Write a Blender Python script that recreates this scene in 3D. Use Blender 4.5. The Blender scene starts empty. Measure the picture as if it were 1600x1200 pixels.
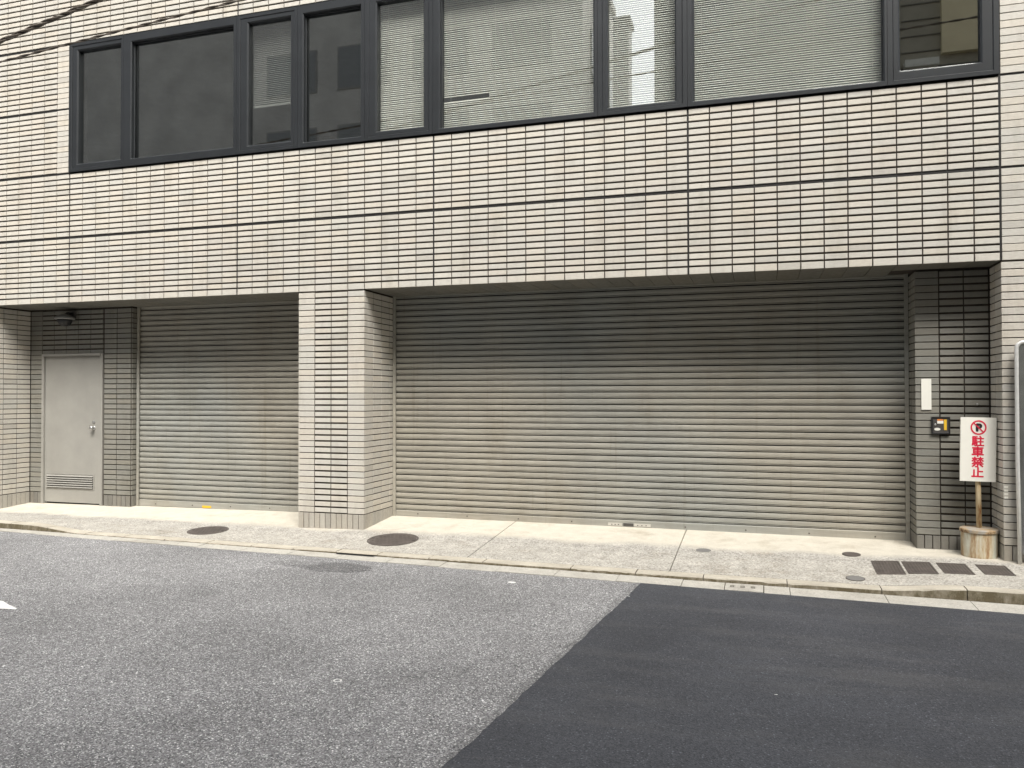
import bpy, math, random
from mathutils import Matrix, Vector
random.seed(7)
R = math.radians
sc = bpy.context.scene
COL = sc.collection

# ------------------------------------------------------------------ camera
CX, CY, CZ = 3.7306, -8.8233, -1.3027
YAW, PITCH, ROLL = 0.30289, 0.01457, -0.00119
cam_d = bpy.data.cameras.new('camera'); cam = bpy.data.objects.new('camera', cam_d); COL.objects.link(cam)
fw = Vector((-math.sin(YAW)*math.cos(PITCH), math.cos(YAW)*math.cos(PITCH), math.sin(PITCH)))
rt = Vector((math.cos(YAW), math.sin(YAW), 0)); up = rt.cross(fw)
r2 = math.cos(ROLL)*rt + math.sin(ROLL)*up; u2 = -math.sin(ROLL)*rt + math.cos(ROLL)*up
M = Matrix((r2, u2, -fw)).transposed().to_4x4(); M.translation = Vector((CX, CY, CZ))
cam.matrix_world = M
cam_d.sensor_width = 36.0; cam_d.sensor_fit = 'HORIZONTAL'; cam_d.lens = 36.0*1260.0/1600.0
cam_d.clip_start = 0.05; cam_d.clip_end = 600
sc.camera = cam
sc.render.resolution_x = 1024; sc.render.resolution_y = 768

# ------------------------------------------------------------------ world, sun, exposure
SUN_EL, SUN_AZ = R(52), R(24)          # azimuth measured from the facade normal towards the right
world = bpy.data.worlds.new('World'); sc.world = world; world.use_nodes = True
wn = world.node_tree.nodes; wl = world.node_tree.links
for n in list(wn): wn.remove(n)
wo = wn.new('ShaderNodeOutputWorld'); bg = wn.new('ShaderNodeBackground'); hs = wn.new('ShaderNodeHueSaturation')
sky = wn.new('ShaderNodeTexSky'); sky.sky_type = 'NISHITA'; sky.sun_disc = False
sky.sun_elevation = SUN_EL; sky.air_density = 1.0; sky.dust_density = 4.0; sky.ozone_density = 1.0
to_sun = Vector((math.sin(SUN_AZ)*math.cos(SUN_EL), -math.cos(SUN_AZ)*math.cos(SUN_EL), math.sin(SUN_EL)))
sky.sun_rotation = math.atan2(to_sun.x, to_sun.y)
hs.inputs['Saturation'].default_value = 0.22
bg.inputs['Strength'].default_value = 0.06
wl.new(sky.outputs[0], hs.inputs['Color']); wl.new(hs.outputs[0], bg.inputs['Color']); wl.new(bg.outputs[0], wo.inputs['Surface'])
sd = bpy.data.lights.new('sun', 'SUN'); sd.energy = 1.5; sd.angle = R(31); sd.color = (1.0, 0.955, 0.89)
sun = bpy.data.objects.new('sun', sd); COL.objects.link(sun)
sun.rotation_euler = (-to_sun).to_track_quat('-Z', 'Y').to_euler()
vs = sc.view_settings; vs.view_transform = 'Standard'; vs.look = 'None'; vs.gamma = 1.0; vs.use_curve_mapping = False
vs.exposure = 2.0

# ------------------------------------------------------------------ helpers
class MB:
    def __init__(s): s.v = []; s.f = []; s.tv = []
    def add(s, vs, fs, tv=0.0):
        o = len(s.v); s.v += [tuple(p) for p in vs]; s.f += [tuple(o+i for i in f) for f in fs]; s.tv += [tv]*len(fs)
    def box(s, x0, x1, y0, y1, z0, z1, tv=0.0):
        s.add([(x0,y0,z0),(x1,y0,z0),(x1,y1,z0),(x0,y1,z0),(x0,y0,z1),(x1,y0,z1),(x1,y1,z1),(x0,y1,z1)],
              [(0,3,2,1),(4,5,6,7),(0,1,5,4),(1,2,6,5),(2,3,7,6),(3,0,4,7)], tv)
    def tube(s, pts, r, n=8, caps=True):
        pts = [Vector(p) for p in pts]; rings = []; rr = r if isinstance(r, (list, tuple)) else [r]*len(pts)
        prev = None
        for i, p in enumerate(pts):
            t = (pts[min(i+1, len(pts)-1)] - pts[max(i-1, 0)]).normalized()
            ref = Vector((0,0,1)) if abs(t.z) < 0.9 else Vector((1,0,0))
            if prev is None: a_ = t.cross(ref).normalized()
            else: a_ = (prev - t*prev.dot(t)).normalized()
            b_ = t.cross(a_); prev = a_
            rings.append([p + (a_*math.cos(2*math.pi*k/n) + b_*math.sin(2*math.pi*k/n))*rr[i] for k in range(n)])
        vs = [q for g in rings for q in g]; fs = []
        for i in range(len(pts)-1):
            for k in range(n):
                fs.append((i*n+k, i*n+(k+1) % n, (i+1)*n+(k+1) % n, (i+1)*n+k))
        if caps: fs += [tuple(range(n))[::-1], tuple((len(pts)-1)*n+k for k in range(n))]
        s.add(vs, fs)
    def lathe(s, prof, c, n=32, axis='z'):
        vs = []; fs = []
        for (r, h) in prof:
            for k in range(n):
                t = 2*math.pi*k/n
                if axis == 'z': vs.append((c[0]+r*math.cos(t), c[1]+r*math.sin(t), c[2]+h))
                else: vs.append((c[0]+r*math.cos(t), c[1]-h, c[2]+r*math.sin(t)))
        for i in range(len(prof)-1):
            for k in range(n):
                fs.append((i*n+k, i*n+(k+1) % n, (i+1)*n+(k+1) % n, (i+1)*n+k))
        fs.append(tuple((len(prof)-1)*n+k for k in range(n))); fs.append(tuple(range(n))[::-1])
        s.add(vs, fs)
    def ring(s, o, i, yf, yb, lip=0.0):
        # rectangular frame: outer (x0,x1,z0,z1), inner (x0,x1,z0,z1); lip = chamfer towards the opening
        def q(b, y): return [(b[0],y,b[2]),(b[1],y,b[2]),(b[1],y,b[3]),(b[0],y,b[3])]
        e = (i[0]-lip, i[1]+lip, i[2]-lip, i[3]+lip)
        vs = q(o, yf) + q(e, yf) + q(i, yf+lip) + q(i, yb) + q(o, yb)
        fs = []
        for a0, b0 in ((0,4),(4,8),(8,12),(12,16),(16,0)):
            for k in range(4):
                fs.append((a0+k, a0+(k+1) % 4, b0+(k+1) % 4, b0+k))
        s.add(vs, fs)
    def mesh(s, name, mat, smooth=False):
        me = bpy.data.meshes.new(name); me.from_pydata(s.v, [], s.f)
        at = me.attributes.new('tv', 'FLOAT', 'FACE'); at.data.foreach_set('value', s.tv)
        if mat: me.materials.append(mat)
        if smooth: me.polygons.foreach_set('use_smooth', [True]*len(me.polygons))
        me.update(); return me
    def build(s, name, mat, parent=None, smooth=False, kind=None):
        return link(name, s.mesh(name, mat, smooth), parent, kind)
def link(name, me, parent=None, kind=None, mw=None):
    o = bpy.data.objects.new(name, me); COL.objects.link(o)
    if parent: o.parent = parent
    if mw is not None: o.matrix_local = mw
    if kind: o['kind'] = kind
    return o
def tag(o, label, cat, group=None):
    o['label'] = label; o['category'] = cat
    if group: o['group'] = group
    return o
def empty(name, loc=(0,0,0)):
    o = bpy.data.objects.new(name, None); COL.objects.link(o); o.location = loc; return o
def interp(x, tab):
    if x <= tab[0][0]: return tab[0][1]
    for (a0, b0), (a1, b1) in zip(tab, tab[1:]):
        if x <= a1:
            t = (x-a0)/(a1-a0); t = t*t*(3-2*t); return b0 + (b1-b0)*t
    return tab[-1][1]

# ------------------------------------------------------------------ materials
class NT:
    def __init__(s, name, rough=0.6, metal=0.0, spec=0.5):
        s.m = bpy.data.materials.new(name); s.m.use_nodes = True; t = s.m.node_tree; s.n = t.nodes; s.l = t.links
        s.b = s.n['Principled BSDF']; s.b.inputs['Roughness'].default_value = rough; s.b.inputs['Metallic'].default_value = metal
        s.b.inputs['Specular IOR Level'].default_value = spec
        s.geo = None
    def pos(s, scale=(1,1,1), obj=False):
        mp = s.n.new('ShaderNodeMapping'); mp.inputs['Scale'].default_value = scale
        if obj:
            tc = s.n.new('ShaderNodeTexCoord'); s.l.new(tc.outputs['Object'], mp.inputs[0])
        else:
            g = s.n.new('ShaderNodeNewGeometry'); s.l.new(g.outputs['Position'], mp.inputs[0])
        return mp.outputs[0]
    def noise(s, scale, detail=3, rough=0.55, vec=None, stretch=(1,1,1)):
        n = s.n.new('ShaderNodeTexNoise'); n.inputs['Scale'].default_value = scale
        n.inputs['Detail'].default_value = detail; n.inputs['Roughness'].default_value = rough
        s.l.new(vec or s.pos(stretch), n.inputs['Vector']); return n.outputs['Fac']
    def voro(s, scale, vec=None, out='Color'):
        n = s.n.new('ShaderNodeTexVoronoi'); n.inputs['Scale'].default_value = scale
        s.l.new(vec or s.pos(), n.inputs['Vector']); return n.outputs[out]
    def ramp(s, fac, stops):
        r = s.n.new('ShaderNodeValToRGB'); e = r.color_ramp.elements
        while len(e) < len(stops): e.new(0.5)
        for el, (p, c) in zip(e, stops):
            el.position = p; el.color = (*(c if isinstance(c, tuple) else (c,c,c)), 1)
        s.l.new(fac, r.inputs[0]); return r.outputs[0]
    def mix(s, a, b, fac, mode='MIX'):
        m = s.n.new('ShaderNodeMix'); m.data_type = 'RGBA'; m.blend_type = mode
        for k, v in ((0, fac), (6, a), (7, b)):
            if isinstance(v, (int, float)): m.inputs[k].default_value = v
            elif isinstance(v, tuple): m.inputs[k].default_value = (*v, 1)
            else: s.l.new(v, m.inputs[k])
        return m.outputs[2]
    def math(s, op, a, b=0.0, clamp=False):
        m = s.n.new('ShaderNodeMath'); m.operation = op; m.use_clamp = clamp
        for k, v in ((0, a), (1, b)):
            if isinstance(v, (int, float)): m.inputs[k].default_value = v
            else: s.l.new(v, m.inputs[k])
        return m.outputs[0]
    def sep(s, v):
        n = s.n.new('ShaderNodeSeparateXYZ'); s.l.new(v, n.inputs[0]); return n.outputs
    def color(s, c):
        if isinstance(c, tuple): s.b.inputs['Base Color'].default_value = (*c, 1)
        else: s.l.new(c, s.b.inputs['Base Color'])
    def rough(s, r): s.l.new(r, s.b.inputs['Roughness'])
    def bump(s, h, strength=0.3, dist=0.005):
        n = s.n.new('ShaderNodeBump'); n.inputs['Strength'].default_value = strength; n.inputs['Distance'].default_value = dist
        s.l.new(h, n.inputs['Height']); s.l.new(n.outputs[0], s.b.inputs['Normal'])
    def attr(s, name, typ='GEOMETRY'):
        n = s.n.new('ShaderNodeAttribute'); n.attribute_type = typ; n.attribute_name = name; return n.outputs['Fac']

def mat_plain(name, c, rough=0.6, metal=0.0, var=0.12, scale=6.0, spec=0.5):
    t = NT(name, rough, metal, spec); f = t.noise(scale, 5)
    lo = tuple(x*(1-var) for x in c); hi = tuple(min(1, x*(1+var)) for x in c)
    t.color(t.ramp(f, [(0.3, lo), (0.7, hi)])); return t.m

def mat_tile(name='tile_glaze', base=(0.555, 0.532, 0.475), vary=0.10):
    t = NT(name, 0.5, 0, 0.4)
    tv = t.math('ADD', t.attr('tv'), t.attr('tv', 'OBJECT'))
    b = base
    warm = (b[0]*1.0, b[1]*0.975, b[2]*0.94); cool = (b[0]*0.93, b[1]*0.945, b[2]*0.96); dk = (b[0]*0.85, b[1]*0.85, b[2]*0.85)
    c = t.ramp(tv, [(0.0, dk), (0.12, cool), (0.5, b), (0.8, warm), (1.0, (b[0]*1.08, b[1]*1.08, b[2]*1.08))])
    big = t.noise(0.9, 3)                                           # batches of slightly different firing
    c = t.mix(c, (0.97, 0.94, 0.93), t.ramp(big, [(0.4, 0.0), (0.7, 0.6)]), 'MULTIPLY')
    grime = t.noise(2.6, 6, 0.7, stretch=(1.6, 1.6, 0.35))            # rain streaks
    c = t.mix(c, (0.40, 0.36, 0.30), t.ramp(grime, [(0.50, 0.0), (0.80, 0.4)]), 'MULTIPLY')
    fine = t.noise(55, 3, 0.6, stretch=(0.35, 0.35, 2.2))
    c = t.mix(c, t.ramp(fine, [(0.3, 0.86), (0.7, 1.05)]), 0.8, 'MULTIPLY')
    t.color(c); t.rough(t.ramp(fine, [(0.3, 0.42), (0.7, 0.62)])); t.bump(fine, 0.35, 0.003)
    return t.m

def mat_mortar():
    t = NT('mortar', 0.95); f = t.noise(14, 5)
    t.color(t.ramp(f, [(0.3, (0.030, 0.024, 0.019)), (0.7, (0.060, 0.049, 0.038))])); t.bump(f, 0.4, 0.004); return t.m

def mat_concrete(name, base, stain=(0.5, 0.46, 0.40), amount=0.6, speck=True):
    t = NT(name, 0.85, 0, 0.3)
    f1 = t.noise(1.3, 6, 0.62); f2 = t.noise(7, 6, 0.65); f3 = t.noise(60, 4, 0.7)
    c = t.ramp(f2, [(0.25, tuple(x*0.86 for x in base)), (0.75, tuple(min(1, x*1.08) for x in base))])
    c = t.mix(c, stain, t.ramp(f1, [(0.48, 0.0), (0.72, amount)]), 'MULTIPLY')
    if speck:
        v = t.voro(95); v = t.math('ADD', t.sep(v)[0], 0.0)
        c = t.mix(c, t.ramp(v, [(0.0, 0.72), (0.35, 0.95), (0.9, 1.0), (1.0, 1.18)]), 0.8, 'MULTIPLY')
    c = t.mix(c, t.ramp(f3, [(0.3, 0.88), (0.7, 1.08)]), 0.7, 'MULTIPLY')
    t.color(c); t.bump(f3, 0.35, 0.004); return t.m

def mat_pavement():
    t = NT('pavement_concrete', 0.88, 0, 0.25)
    p = t.pos(); xyz = t.sep(p)
    n1 = t.noise(1.1, 5, 0.6); n2 = t.noise(6, 6, 0.65); n3 = t.noise(70, 4, 0.7)
    # trowelled apron by the doors; brushed, worn and soiled strip further out
    yy = t.math('ADD', xyz[1], t.math('MULTIPLY', t.math('SUBTRACT', n1, 0.5), 0.55))
    worn = t.ramp(t.math('MULTIPLY_ADD', yy, -1.0) if False else t.math('ADD', t.math('MULTIPLY', yy, -1.0), 0.5),
                  [(0.40, 0.0), (0.60, 1.0), (1.0, 0.85)])
    smooth = t.ramp(n2, [(0.25, (0.51, 0.475, 0.40)), (0.75, (0.63, 0.595, 0.51))])
    rough_c = t.ramp(n2, [(0.25, (0.32, 0.305, 0.275)), (0.75, (0.51, 0.49, 0.445))])
    v = t.sep(t.voro(80))[0]
    rough_c = t.mix(rough_c, t.ramp(v, [(0.0, 0.40), (0.3, 0.85), (0.8, 1.05), (1.0, 1.45)]), 0.9, 'MULTIPLY')
    c = t.mix(smooth, rough_c, worn)
    st = t.noise(2.2, 6, 0.7)
    c = t.mix(c, (0.58, 0.52, 0.44), t.ramp(st, [(0.54, 0.0), (0.72, 0.55)]), 'MULTIPLY')
    c = t.mix(c, t.ramp(n3, [(0.3, 0.85), (0.7, 1.08)]), 0.7, 'MULTIPLY')
    t.color(c); t.bump(n3, 0.35, 0.004); return t.m

def mat_asphalt(name='old_asphalt', mul=1.0):
    t = NT(name, 0.9, 0, 0.25)
    big = t.noise(0.7, 5, 0.6); mid = t.noise(5, 5, 0.65)
    w = t.sep(t.voro(150)); w2 = t.sep(t.voro(95))
    c = t.ramp(w[0], [(0.0, (0.085, 0.085, 0.088)), (0.3, (0.20, 0.20, 0.204)), (0.72, (0.28, 0.28, 0.283)), (0.92, (0.42, 0.42, 0.42)), (1.0, (0.80, 0.80, 0.79))])
    c2 = t.ramp(w2[1], [(0.0, 0.66), (0.5, 1.0), (0.94, 1.1), (0.97, 1.7), (1.0, 1.9)])
    c = t.mix(c, c2, 0.75, 'MULTIPLY')
    c = t.mix(c, t.ramp(big, [(0.3, 0.84), (0.7, 1.14)]), 1.0, 'MULTIPLY')
    c = t.mix(c, t.ramp(mid, [(0.25, 0.88), (0.7, 1.08)]), 0.8, 'MULTIPLY')
    st = t.noise(1.7, 4, 0.5, stretch=(0.55, 1.4, 1))
    c = t.mix(c, (0.66, 0.66, 0.66), t.ramp(st, [(0.62, 0.0), (0.74, 0.35)]), 'MULTIPLY')
    if mul < 1: c = t.mix(c, (mul, mul, mul), 1.0, 'MULTIPLY')
    t.color(c); t.bump(t.voro(150, out='Distance'), 0.6, 0.006); return t.m

def mat_patch():
    t = NT('new_asphalt', 0.78, 0, 0.35)
    big = t.noise(0.8, 5, 0.6); f = t.noise(160, 3, 0.7)
    w = t.sep(t.voro(140))
    c = t.ramp(f, [(0.3, (0.040, 0.043, 0.050)), (0.7, (0.073, 0.077, 0.088))])
    c = t.mix(c, t.ramp(w[0], [(0.0, 0.5), (0.5, 1.0), (0.96, 1.25), (1.0, 2.6)]), 0.9, 'MULTIPLY')
    c = t.mix(c, t.ramp(big, [(0.3, 0.82), (0.75, 1.25)]), 1.0, 'MULTIPLY')
    dust = t.noise(2.4, 6, 0.7, stretch=(0.35, 1.3, 1))
    c = t.mix(c, (0.16, 0.158, 0.155), t.ramp(dust, [(0.50, 0.0), (0.80, 0.30)]))
    t.color(c); t.bump(t.voro(140, out='Distance'), 0.4, 0.004); return t.m

def mat_shutter():
    t = NT('shutter_steel', 0.42, 0.0, 0.5)
    f = t.noise(1.0, 5, 0.6); st = t.noise(1.6, 5, 0.7, stretch=(1.0, 1, 0.5)); fine = t.noise(40, 3, 0.6, stretch=(0.1, 1, 1))
    hue = t.noise(0.42, 2, 0.4)
    c = t.ramp(f, [(0.3, (0.30, 0.296, 0.272)), (0.7, (0.355, 0.346, 0.312))])
    c = t.mix(c, t.ramp(hue, [(0.35, (0.90, 0.945, 0.965)), (0.62, (1.04, 1.0, 0.93))]), 1.0, 'MULTIPLY')
    c = t.mix(c, (0.72, 0.66, 0.58), t.ramp(st, [(0.5, 0.0), (0.75, 0.5)]), 'MULTIPLY')
    c = t.mix(c, t.ramp(fine, [(0.3, 0.88), (0.7, 1.08)]), 0.8, 'MULTIPLY')
    sl = t.noise(13.0, 1, 0.5, stretch=(0.02, 0.02, 1.0))
    c = t.mix(c, t.ramp(sl, [(0.3, 0.90), (0.7, 1.06)]), 0.8, 'MULTIPLY')
    drip = t.noise(1.0, 5, 0.7, stretch=(14, 1, 0.35))
    c = t.mix(c, (0.62, 0.56, 0.47), t.ramp(drip, [(0.58, 0.0), (0.74, 0.45)]), 'MULTIPLY')
    scr = t.noise(1.0, 3, 0.6, stretch=(2.5, 1, 60))
    c = t.mix(c, (0.55, 0.54, 0.52), t.ramp(scr, [(0.68, 0.0), (0.76, 0.5)]), 'MULTIPLY')
    t.color(c); t.rough(t.ramp(fine, [(0.3, 0.36), (0.7, 0.55)])); t.bump(t.noise(1.4, 2, 0.4), 0.5, 0.02); return t.m

def mat_rusty(name, base, rust=(0.20, 0.085, 0.03), lo=0.5, hi=0.66, stretch=(9, 9, 1.4)):
    t = NT(name, 0.6)
    f = t.noise(1.0, 6, 0.68, stretch=stretch); g = t.noise(16, 5, 0.6)
    c = t.ramp(g, [(0.3, tuple(x*0.82 for x in base)), (0.7, base)])
    c = t.mix(c, (0.42, 0.27, 0.11), t.ramp(f, [(lo-0.08, 0.0), (hi-0.06, 0.75)]))
    c = t.mix(c, rust, t.ramp(f, [(lo+0.04, 0.0), (hi+0.02, 0.95)]))
    t.color(c); t.bump(g, 0.2, 0.003); return t.m

def mat_glass():
    m = bpy.data.materials.new('window_glass'); m.use_nodes = True; n = m.node_tree.nodes; l = m.node_tree.links
    n.remove(n['Principled BSDF']); out = n['Material Output']
    tr = n.new('ShaderNodeBsdfTransparent'); tr.inputs[0].default_value = (0.97, 0.98, 0.97, 1)
    gl = n.new('ShaderNodeBsdfGlossy'); gl.inputs['Roughness'].default_value = 0.0; gl.inputs[0].default_value = (0.95, 0.98, 0.97, 1)
    lw = n.new('ShaderNodeLayerWeight'); lw.inputs[0].default_value = 0.5
    pw = n.new('ShaderNodeMath'); pw.operation = 'POWER'; pw.inputs[1].default_value = 5.0; l.new(lw.outputs['Facing'], pw.inputs[0])
    fr = n.new('ShaderNodeMath'); fr.operation = 'MULTIPLY_ADD'; fr.inputs[1].default_value = 0.88; fr.inputs[2].default_value = 0.20; l.new(pw.outputs[0], fr.inputs[0])
    mx = n.new('ShaderNodeMixShader')
    l.new(fr.outputs[0], mx.inputs[0]); l.new(tr.outputs[0], mx.inputs[1]); l.new(gl.outputs[0], mx.inputs[2]); l.new(mx.outputs[0], out.inputs[0])
    return m

def mat_kerb():
    t = NT('kerb_concrete', 0.9, 0, 0.25)
    f1 = t.noise(3.0, 6, 0.65); f3 = t.noise(60, 4, 0.7)
    c = t.ramp(f1, [(0.3, (0.40, 0.365, 0.30)), (0.7, (0.57, 0.53, 0.445))])
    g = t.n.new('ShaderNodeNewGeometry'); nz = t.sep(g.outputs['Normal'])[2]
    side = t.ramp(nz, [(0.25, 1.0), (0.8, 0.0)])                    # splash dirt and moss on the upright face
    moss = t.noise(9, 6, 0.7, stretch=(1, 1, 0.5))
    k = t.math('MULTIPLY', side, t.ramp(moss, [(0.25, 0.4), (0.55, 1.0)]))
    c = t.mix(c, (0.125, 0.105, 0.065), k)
    c = t.mix(c, t.ramp(f3, [(0.3, 0.82), (0.7, 1.1)]), 0.8, 'MULTIPLY')
    t.color(c); t.bump(f3, 0.4, 0.004); return t.m

MT = mat_tile()
MT2 = mat_tile('grey_shaded_tile_glaze', (0.232, 0.228, 0.20))  # greyer door-wall tile; on the right pier its tone stands for shade
MBASE2 = mat_tile('grey_shaded_base_tile_glaze', (0.20, 0.192, 0.17))  # base course to match, same shade tone on the right pier
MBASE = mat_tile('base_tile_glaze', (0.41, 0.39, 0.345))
MORT = mat_mortar()
SEAL = mat_plain('black_sealant', (0.012, 0.011, 0.010), 0.7)
SHUT = mat_shutter()
DOORM = mat_plain('door_paint', (0.29, 0.282, 0.256), 0.45, 0, 0.08, 3)
FRAME = mat_plain('window_frame_metal', (0.027, 0.030, 0.033), 0.38, 0.3, 0.12, 3)
GLASS = mat_glass()
BLIND = mat_plain('blind_slat_paint', (0.80, 0.79, 0.73), 0.5, 0, 0.05, 2)
BLIND2 = mat_plain('dim_blind_slat_paint', (0.22, 0.225, 0.215), 0.5, 0, 0.05, 2)  # darker copy of the blind paint, dimness put into the colour
INT = mat_plain('interior_paint', (0.16, 0.16, 0.155), 0.8)
STEEL = mat_plain('brushed_steel', (0.55, 0.55, 0.54), 0.28, 0.9, 0.08, 20)
DARK = mat_plain('dark_void', (0.010, 0.010, 0.010), 0.9)  # near-black that stands for the darkness inside gaps and openings
CREAM = mat_concrete('gutter_concrete', (0.50, 0.48, 0.43))
KERB = mat_kerb()
PAVE = mat_pavement()
SUBB = mat_plain('joint_filler', (0.13, 0.115, 0.095), 0.95)
ASPH = mat_asphalt()
PATCH = mat_patch()
SEAM = mat_concrete('seam_tar_dust', (0.19, 0.185, 0.175), (0.7, 0.7, 0.7), 0.5, False)
IRON = mat_plain('cast_iron', (0.105, 0.090, 0.080), 0.7, 0.2, 0.2, 9)
WHITEP = mat_plain('white_paint', (0.78, 0.77, 0.70), 0.5, 0, 0.04, 4)
ROADW = mat_plain('road_paint', (0.72, 0.72, 0.70), 0.8, 0, 0.15, 25)
RED = mat_plain('red_print', (0.62, 0.015, 0.05), 0.5, 0, 0.05)
BLACK = mat_plain('black_print', (0.015, 0.015, 0.016), 0.5, 0, 0.05)
YEL = mat_plain('yellow_print', (0.72, 0.45, 0.03), 0.5, 0, 0.05)
ORG = mat_plain('orange_print', (0.65, 0.22, 0.05), 0.5, 0, 0.05)
PANEL = mat_plain('panel_grey', (0.09, 0.085, 0.08), 0.4, 0.3, 0.08)
RUSTW = mat_rusty('rusty_white_paint', (0.64, 0.64, 0.54), lo=0.50, hi=0.64)
RUSTL = mat_rusty('rusty_lid', (0.40, 0.37, 0.32), rust=(0.11, 0.05, 0.022), lo=0.50, hi=0.62, stretch=(8, 8, 8))
RUSTP = mat_rusty('rusty_pole', (0.66, 0.55, 0.36), rust=(0.26, 0.10, 0.03), lo=0.50, hi=0.68, stretch=(30, 30, 4))
CABLE = mat_plain('cable_sheath', (0.085, 0.070, 0.055), 0.55, 0, 0.3, 12)
CABLE2 = mat_plain('cable_sheath_pale', (0.32, 0.30, 0.26), 0.55, 0, 0.3, 12)
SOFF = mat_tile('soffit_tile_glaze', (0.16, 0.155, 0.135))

# ------------------------------------------------------------------ measures (metres; z = 0 is the soffit edge, y = 0 the tile face)
A = 0.227762                       # tile pitch along the wall
XL, XR = -24*A, 26*A               # ends of the window band
DSH, DDOOR, DPIER = 0.83, 0.70, 0.43
XSIDE = -6.916                     # left side wall of the recess
XREV = -5.03                       # reveal between door wall and small shutter
XPIER = 5.232                      # left edge of the right pier's recessed wall
CL, CR = -8*A, -4*A                # column
def z_back(x): return interp(x, [(-9,-2.93),(-6.7,-2.912),(-5,-2.902),(-2.3,-2.884),(-.9,-2.868),(2,-2.872),(5.2,-2.878),(9,-2.878)])
def z_front(x): return interp(x, [(-9,-2.955),(-5,-2.95),(-1.8,-2.945),(-.9,-2.928),(2,-2.926),(4,-2.925),(5.2,-2.905),(5.9,-2.895),(9,-2.89)])
def y_kerb(x): return -1.041 - 0.021*x
def z_kerb(x): return interp(x, [(-9,-2.912),(-5.2,-2.914),(-4.2,-2.980),(-1,-2.988),(2,-2.992),(4.65,-2.992),(5.37,-2.944),(9,-2.944)])
def z_road(x): return -3.020 - 0.0048*x
def y_asph(x): return -1.265 - 0.036*x
def z_pave(x, y):
    if y >= 0: return z_front(x) + (z_back(x)-z_front(x))*min(y/0.8, 1.1)
    yk = y_kerb(x) + 0.15; t = min(1.0, y/yk); return z_front(x) + (z_kerb(x)-z_front(x))*t

# ------------------------------------------------------------------ ground: road, patch, gutter, kerb, pavement
g = MB()
xs = [-160,-60,-20]+[x*1.0 for x in range(-12, 13)]+[20,60,160]
vs_ = []
for x in xs:
    for y in (y_asph(x) if abs(x) < 30 else -1.3, -4.0, -9.0, -30, -160): vs_.append((x, y, z_road(max(-30, min(30, x)))))
fs_ = [(i*5+j, i*5+j+1, (i+1)*5+j+1, (i+1)*5+j) for i in range(len(xs)-1) for j in range(4)]
g.add(vs_, fs_)
road = g.build('road', ASPH, None, kind='structure')
g = MB(); g.box(-160, 160, -1.6, 160, -3.6, -3.35); g.build('ground', SUBB, None, kind='structure')

def edge_x(y):                     # wavering edge between old asphalt and the new patch
    t = (-1.37 - y)/3.91
    return 2.64 - 0.34*t + 0.003*math.sin(y*5.1) + 0.003*math.sin(y*13.7+1)
ys = [-1.36 - 0.08*i for i in range(170)]
g = MB(); vs_ = []; 
for y in ys:
    for x in (edge_x(y), 5.5, 9.0, 30.0):
        yy = min(y, y_asph(x)-0.002); vs_.append((x, yy, z_road(x)+0.005))
fs_ = [(i*4+j+1, i*4+j, (i+1)*4+j, (i+1)*4+j+1) for i in range(len(ys)-1) for j in range(3)]
g.add(vs_, fs_); patch = g.build('road_patch', PATCH, None, kind='structure')
g = MB(); vs_ = []
for i, y in enumerate(ys):
    w = 0.045 + 0.012*math.sin(y*2.3) + 0.01*math.sin(y*9.1+2) + 0.012*random.random()
    x = edge_x(y); vs_ += [(x-max(0.02, w), y, z_road(x)+0.0035), (x+0.012*random.random(), y, z_road(x)+0.0068)]
g.add(vs_, [(i*2, i*2+2, i*2+3, i*2+1) for i in range(len(ys)-1)])
g.build('seam', mat_asphalt('worn_seam', 0.82), patch)

# painted remnants on the road
def blotch(name, cx, cy, rx, ry, mat, n=18, hole=0.0, seed=0, zoff=0.004, jag=0.25, parent=None):
    rnd = random.Random(seed); g = MB(); z = z_road(cx)+zoff
    o = [(1+jag*(rnd.random()-.5)) for _ in range(n)]
    out = [(cx+rx*o[k]*math.cos(2*math.pi*k/n), cy+ry*o[k]*math.sin(2*math.pi*k/n), z) for k in range(n)]
    if hole:
        inn = [(cx+rx*hole*math.cos(2*math.pi*k/n), cy+ry*hole*math.sin(2*math.pi*k/n), z) for k in range(n)]
        g.add(out+inn, [(k, (k+1) % n, n+(k+1) % n, n+k) for k in range(n)])
    else: g.add(out, [tuple(range(n))])
    return g.build(name, mat, parent)
g = MB(); z = z_road(-2.3)+0.004
g.add([(-2.60,-3.62,z),(-2.32,-3.66,z),(-2.16,-3.74,z),(-2.01,-3.80,z),(-1.985,-3.835,z),(-2.14,-3.85,z),(-2.30,-3.87,z),(-2.45,-3.93,z),(-2.62,-3.95,z)], [tuple(range(9))[::-1]])
g.build('road_marking', ROADW, road)
blotch('road_marking', 1.50, -1.70, 0.045, 0.03, ROADW, 8, seed=3, parent=road)
blotch('road_marking', 1.26, -4.46, 0.028, 0.028, ROADW, 16, hole=0.6, seed=4, jag=0.2, parent=road)
TAR = mat_asphalt('tar_stain', 0.62); TAR2 = mat_asphalt('faint_tar_stain', 0.8)
blotch('tar_patch', -0.36, -1.62, 0.33, 0.17, TAR, 64, seed=5, jag=0.10, zoff=0.004, parent=road)
blotch('tar_patch', -0.38, -1.62, 0.39, 0.21, TAR2, 64, seed=9, jag=0.16, zoff=0.003, parent=road)
blotch('tar_patch', -0.86, -1.58, 0.28, 0.12, TAR2, 64, seed=6, jag=0.3, zoff=0.0025, parent=road)
litter_m = WHITEP
for k in range(9):
    rx, ry = random.uniform(-2.2, 6.5), random.uniform(-5.6, -1.6); s_ = random.uniform(0.006, 0.014)
    blotch('paint_fleck', rx, ry, s_*1.4, s_, ROADW, 6, seed=20+k, zoff=0.0085, jag=0.8, parent=road)

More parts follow.
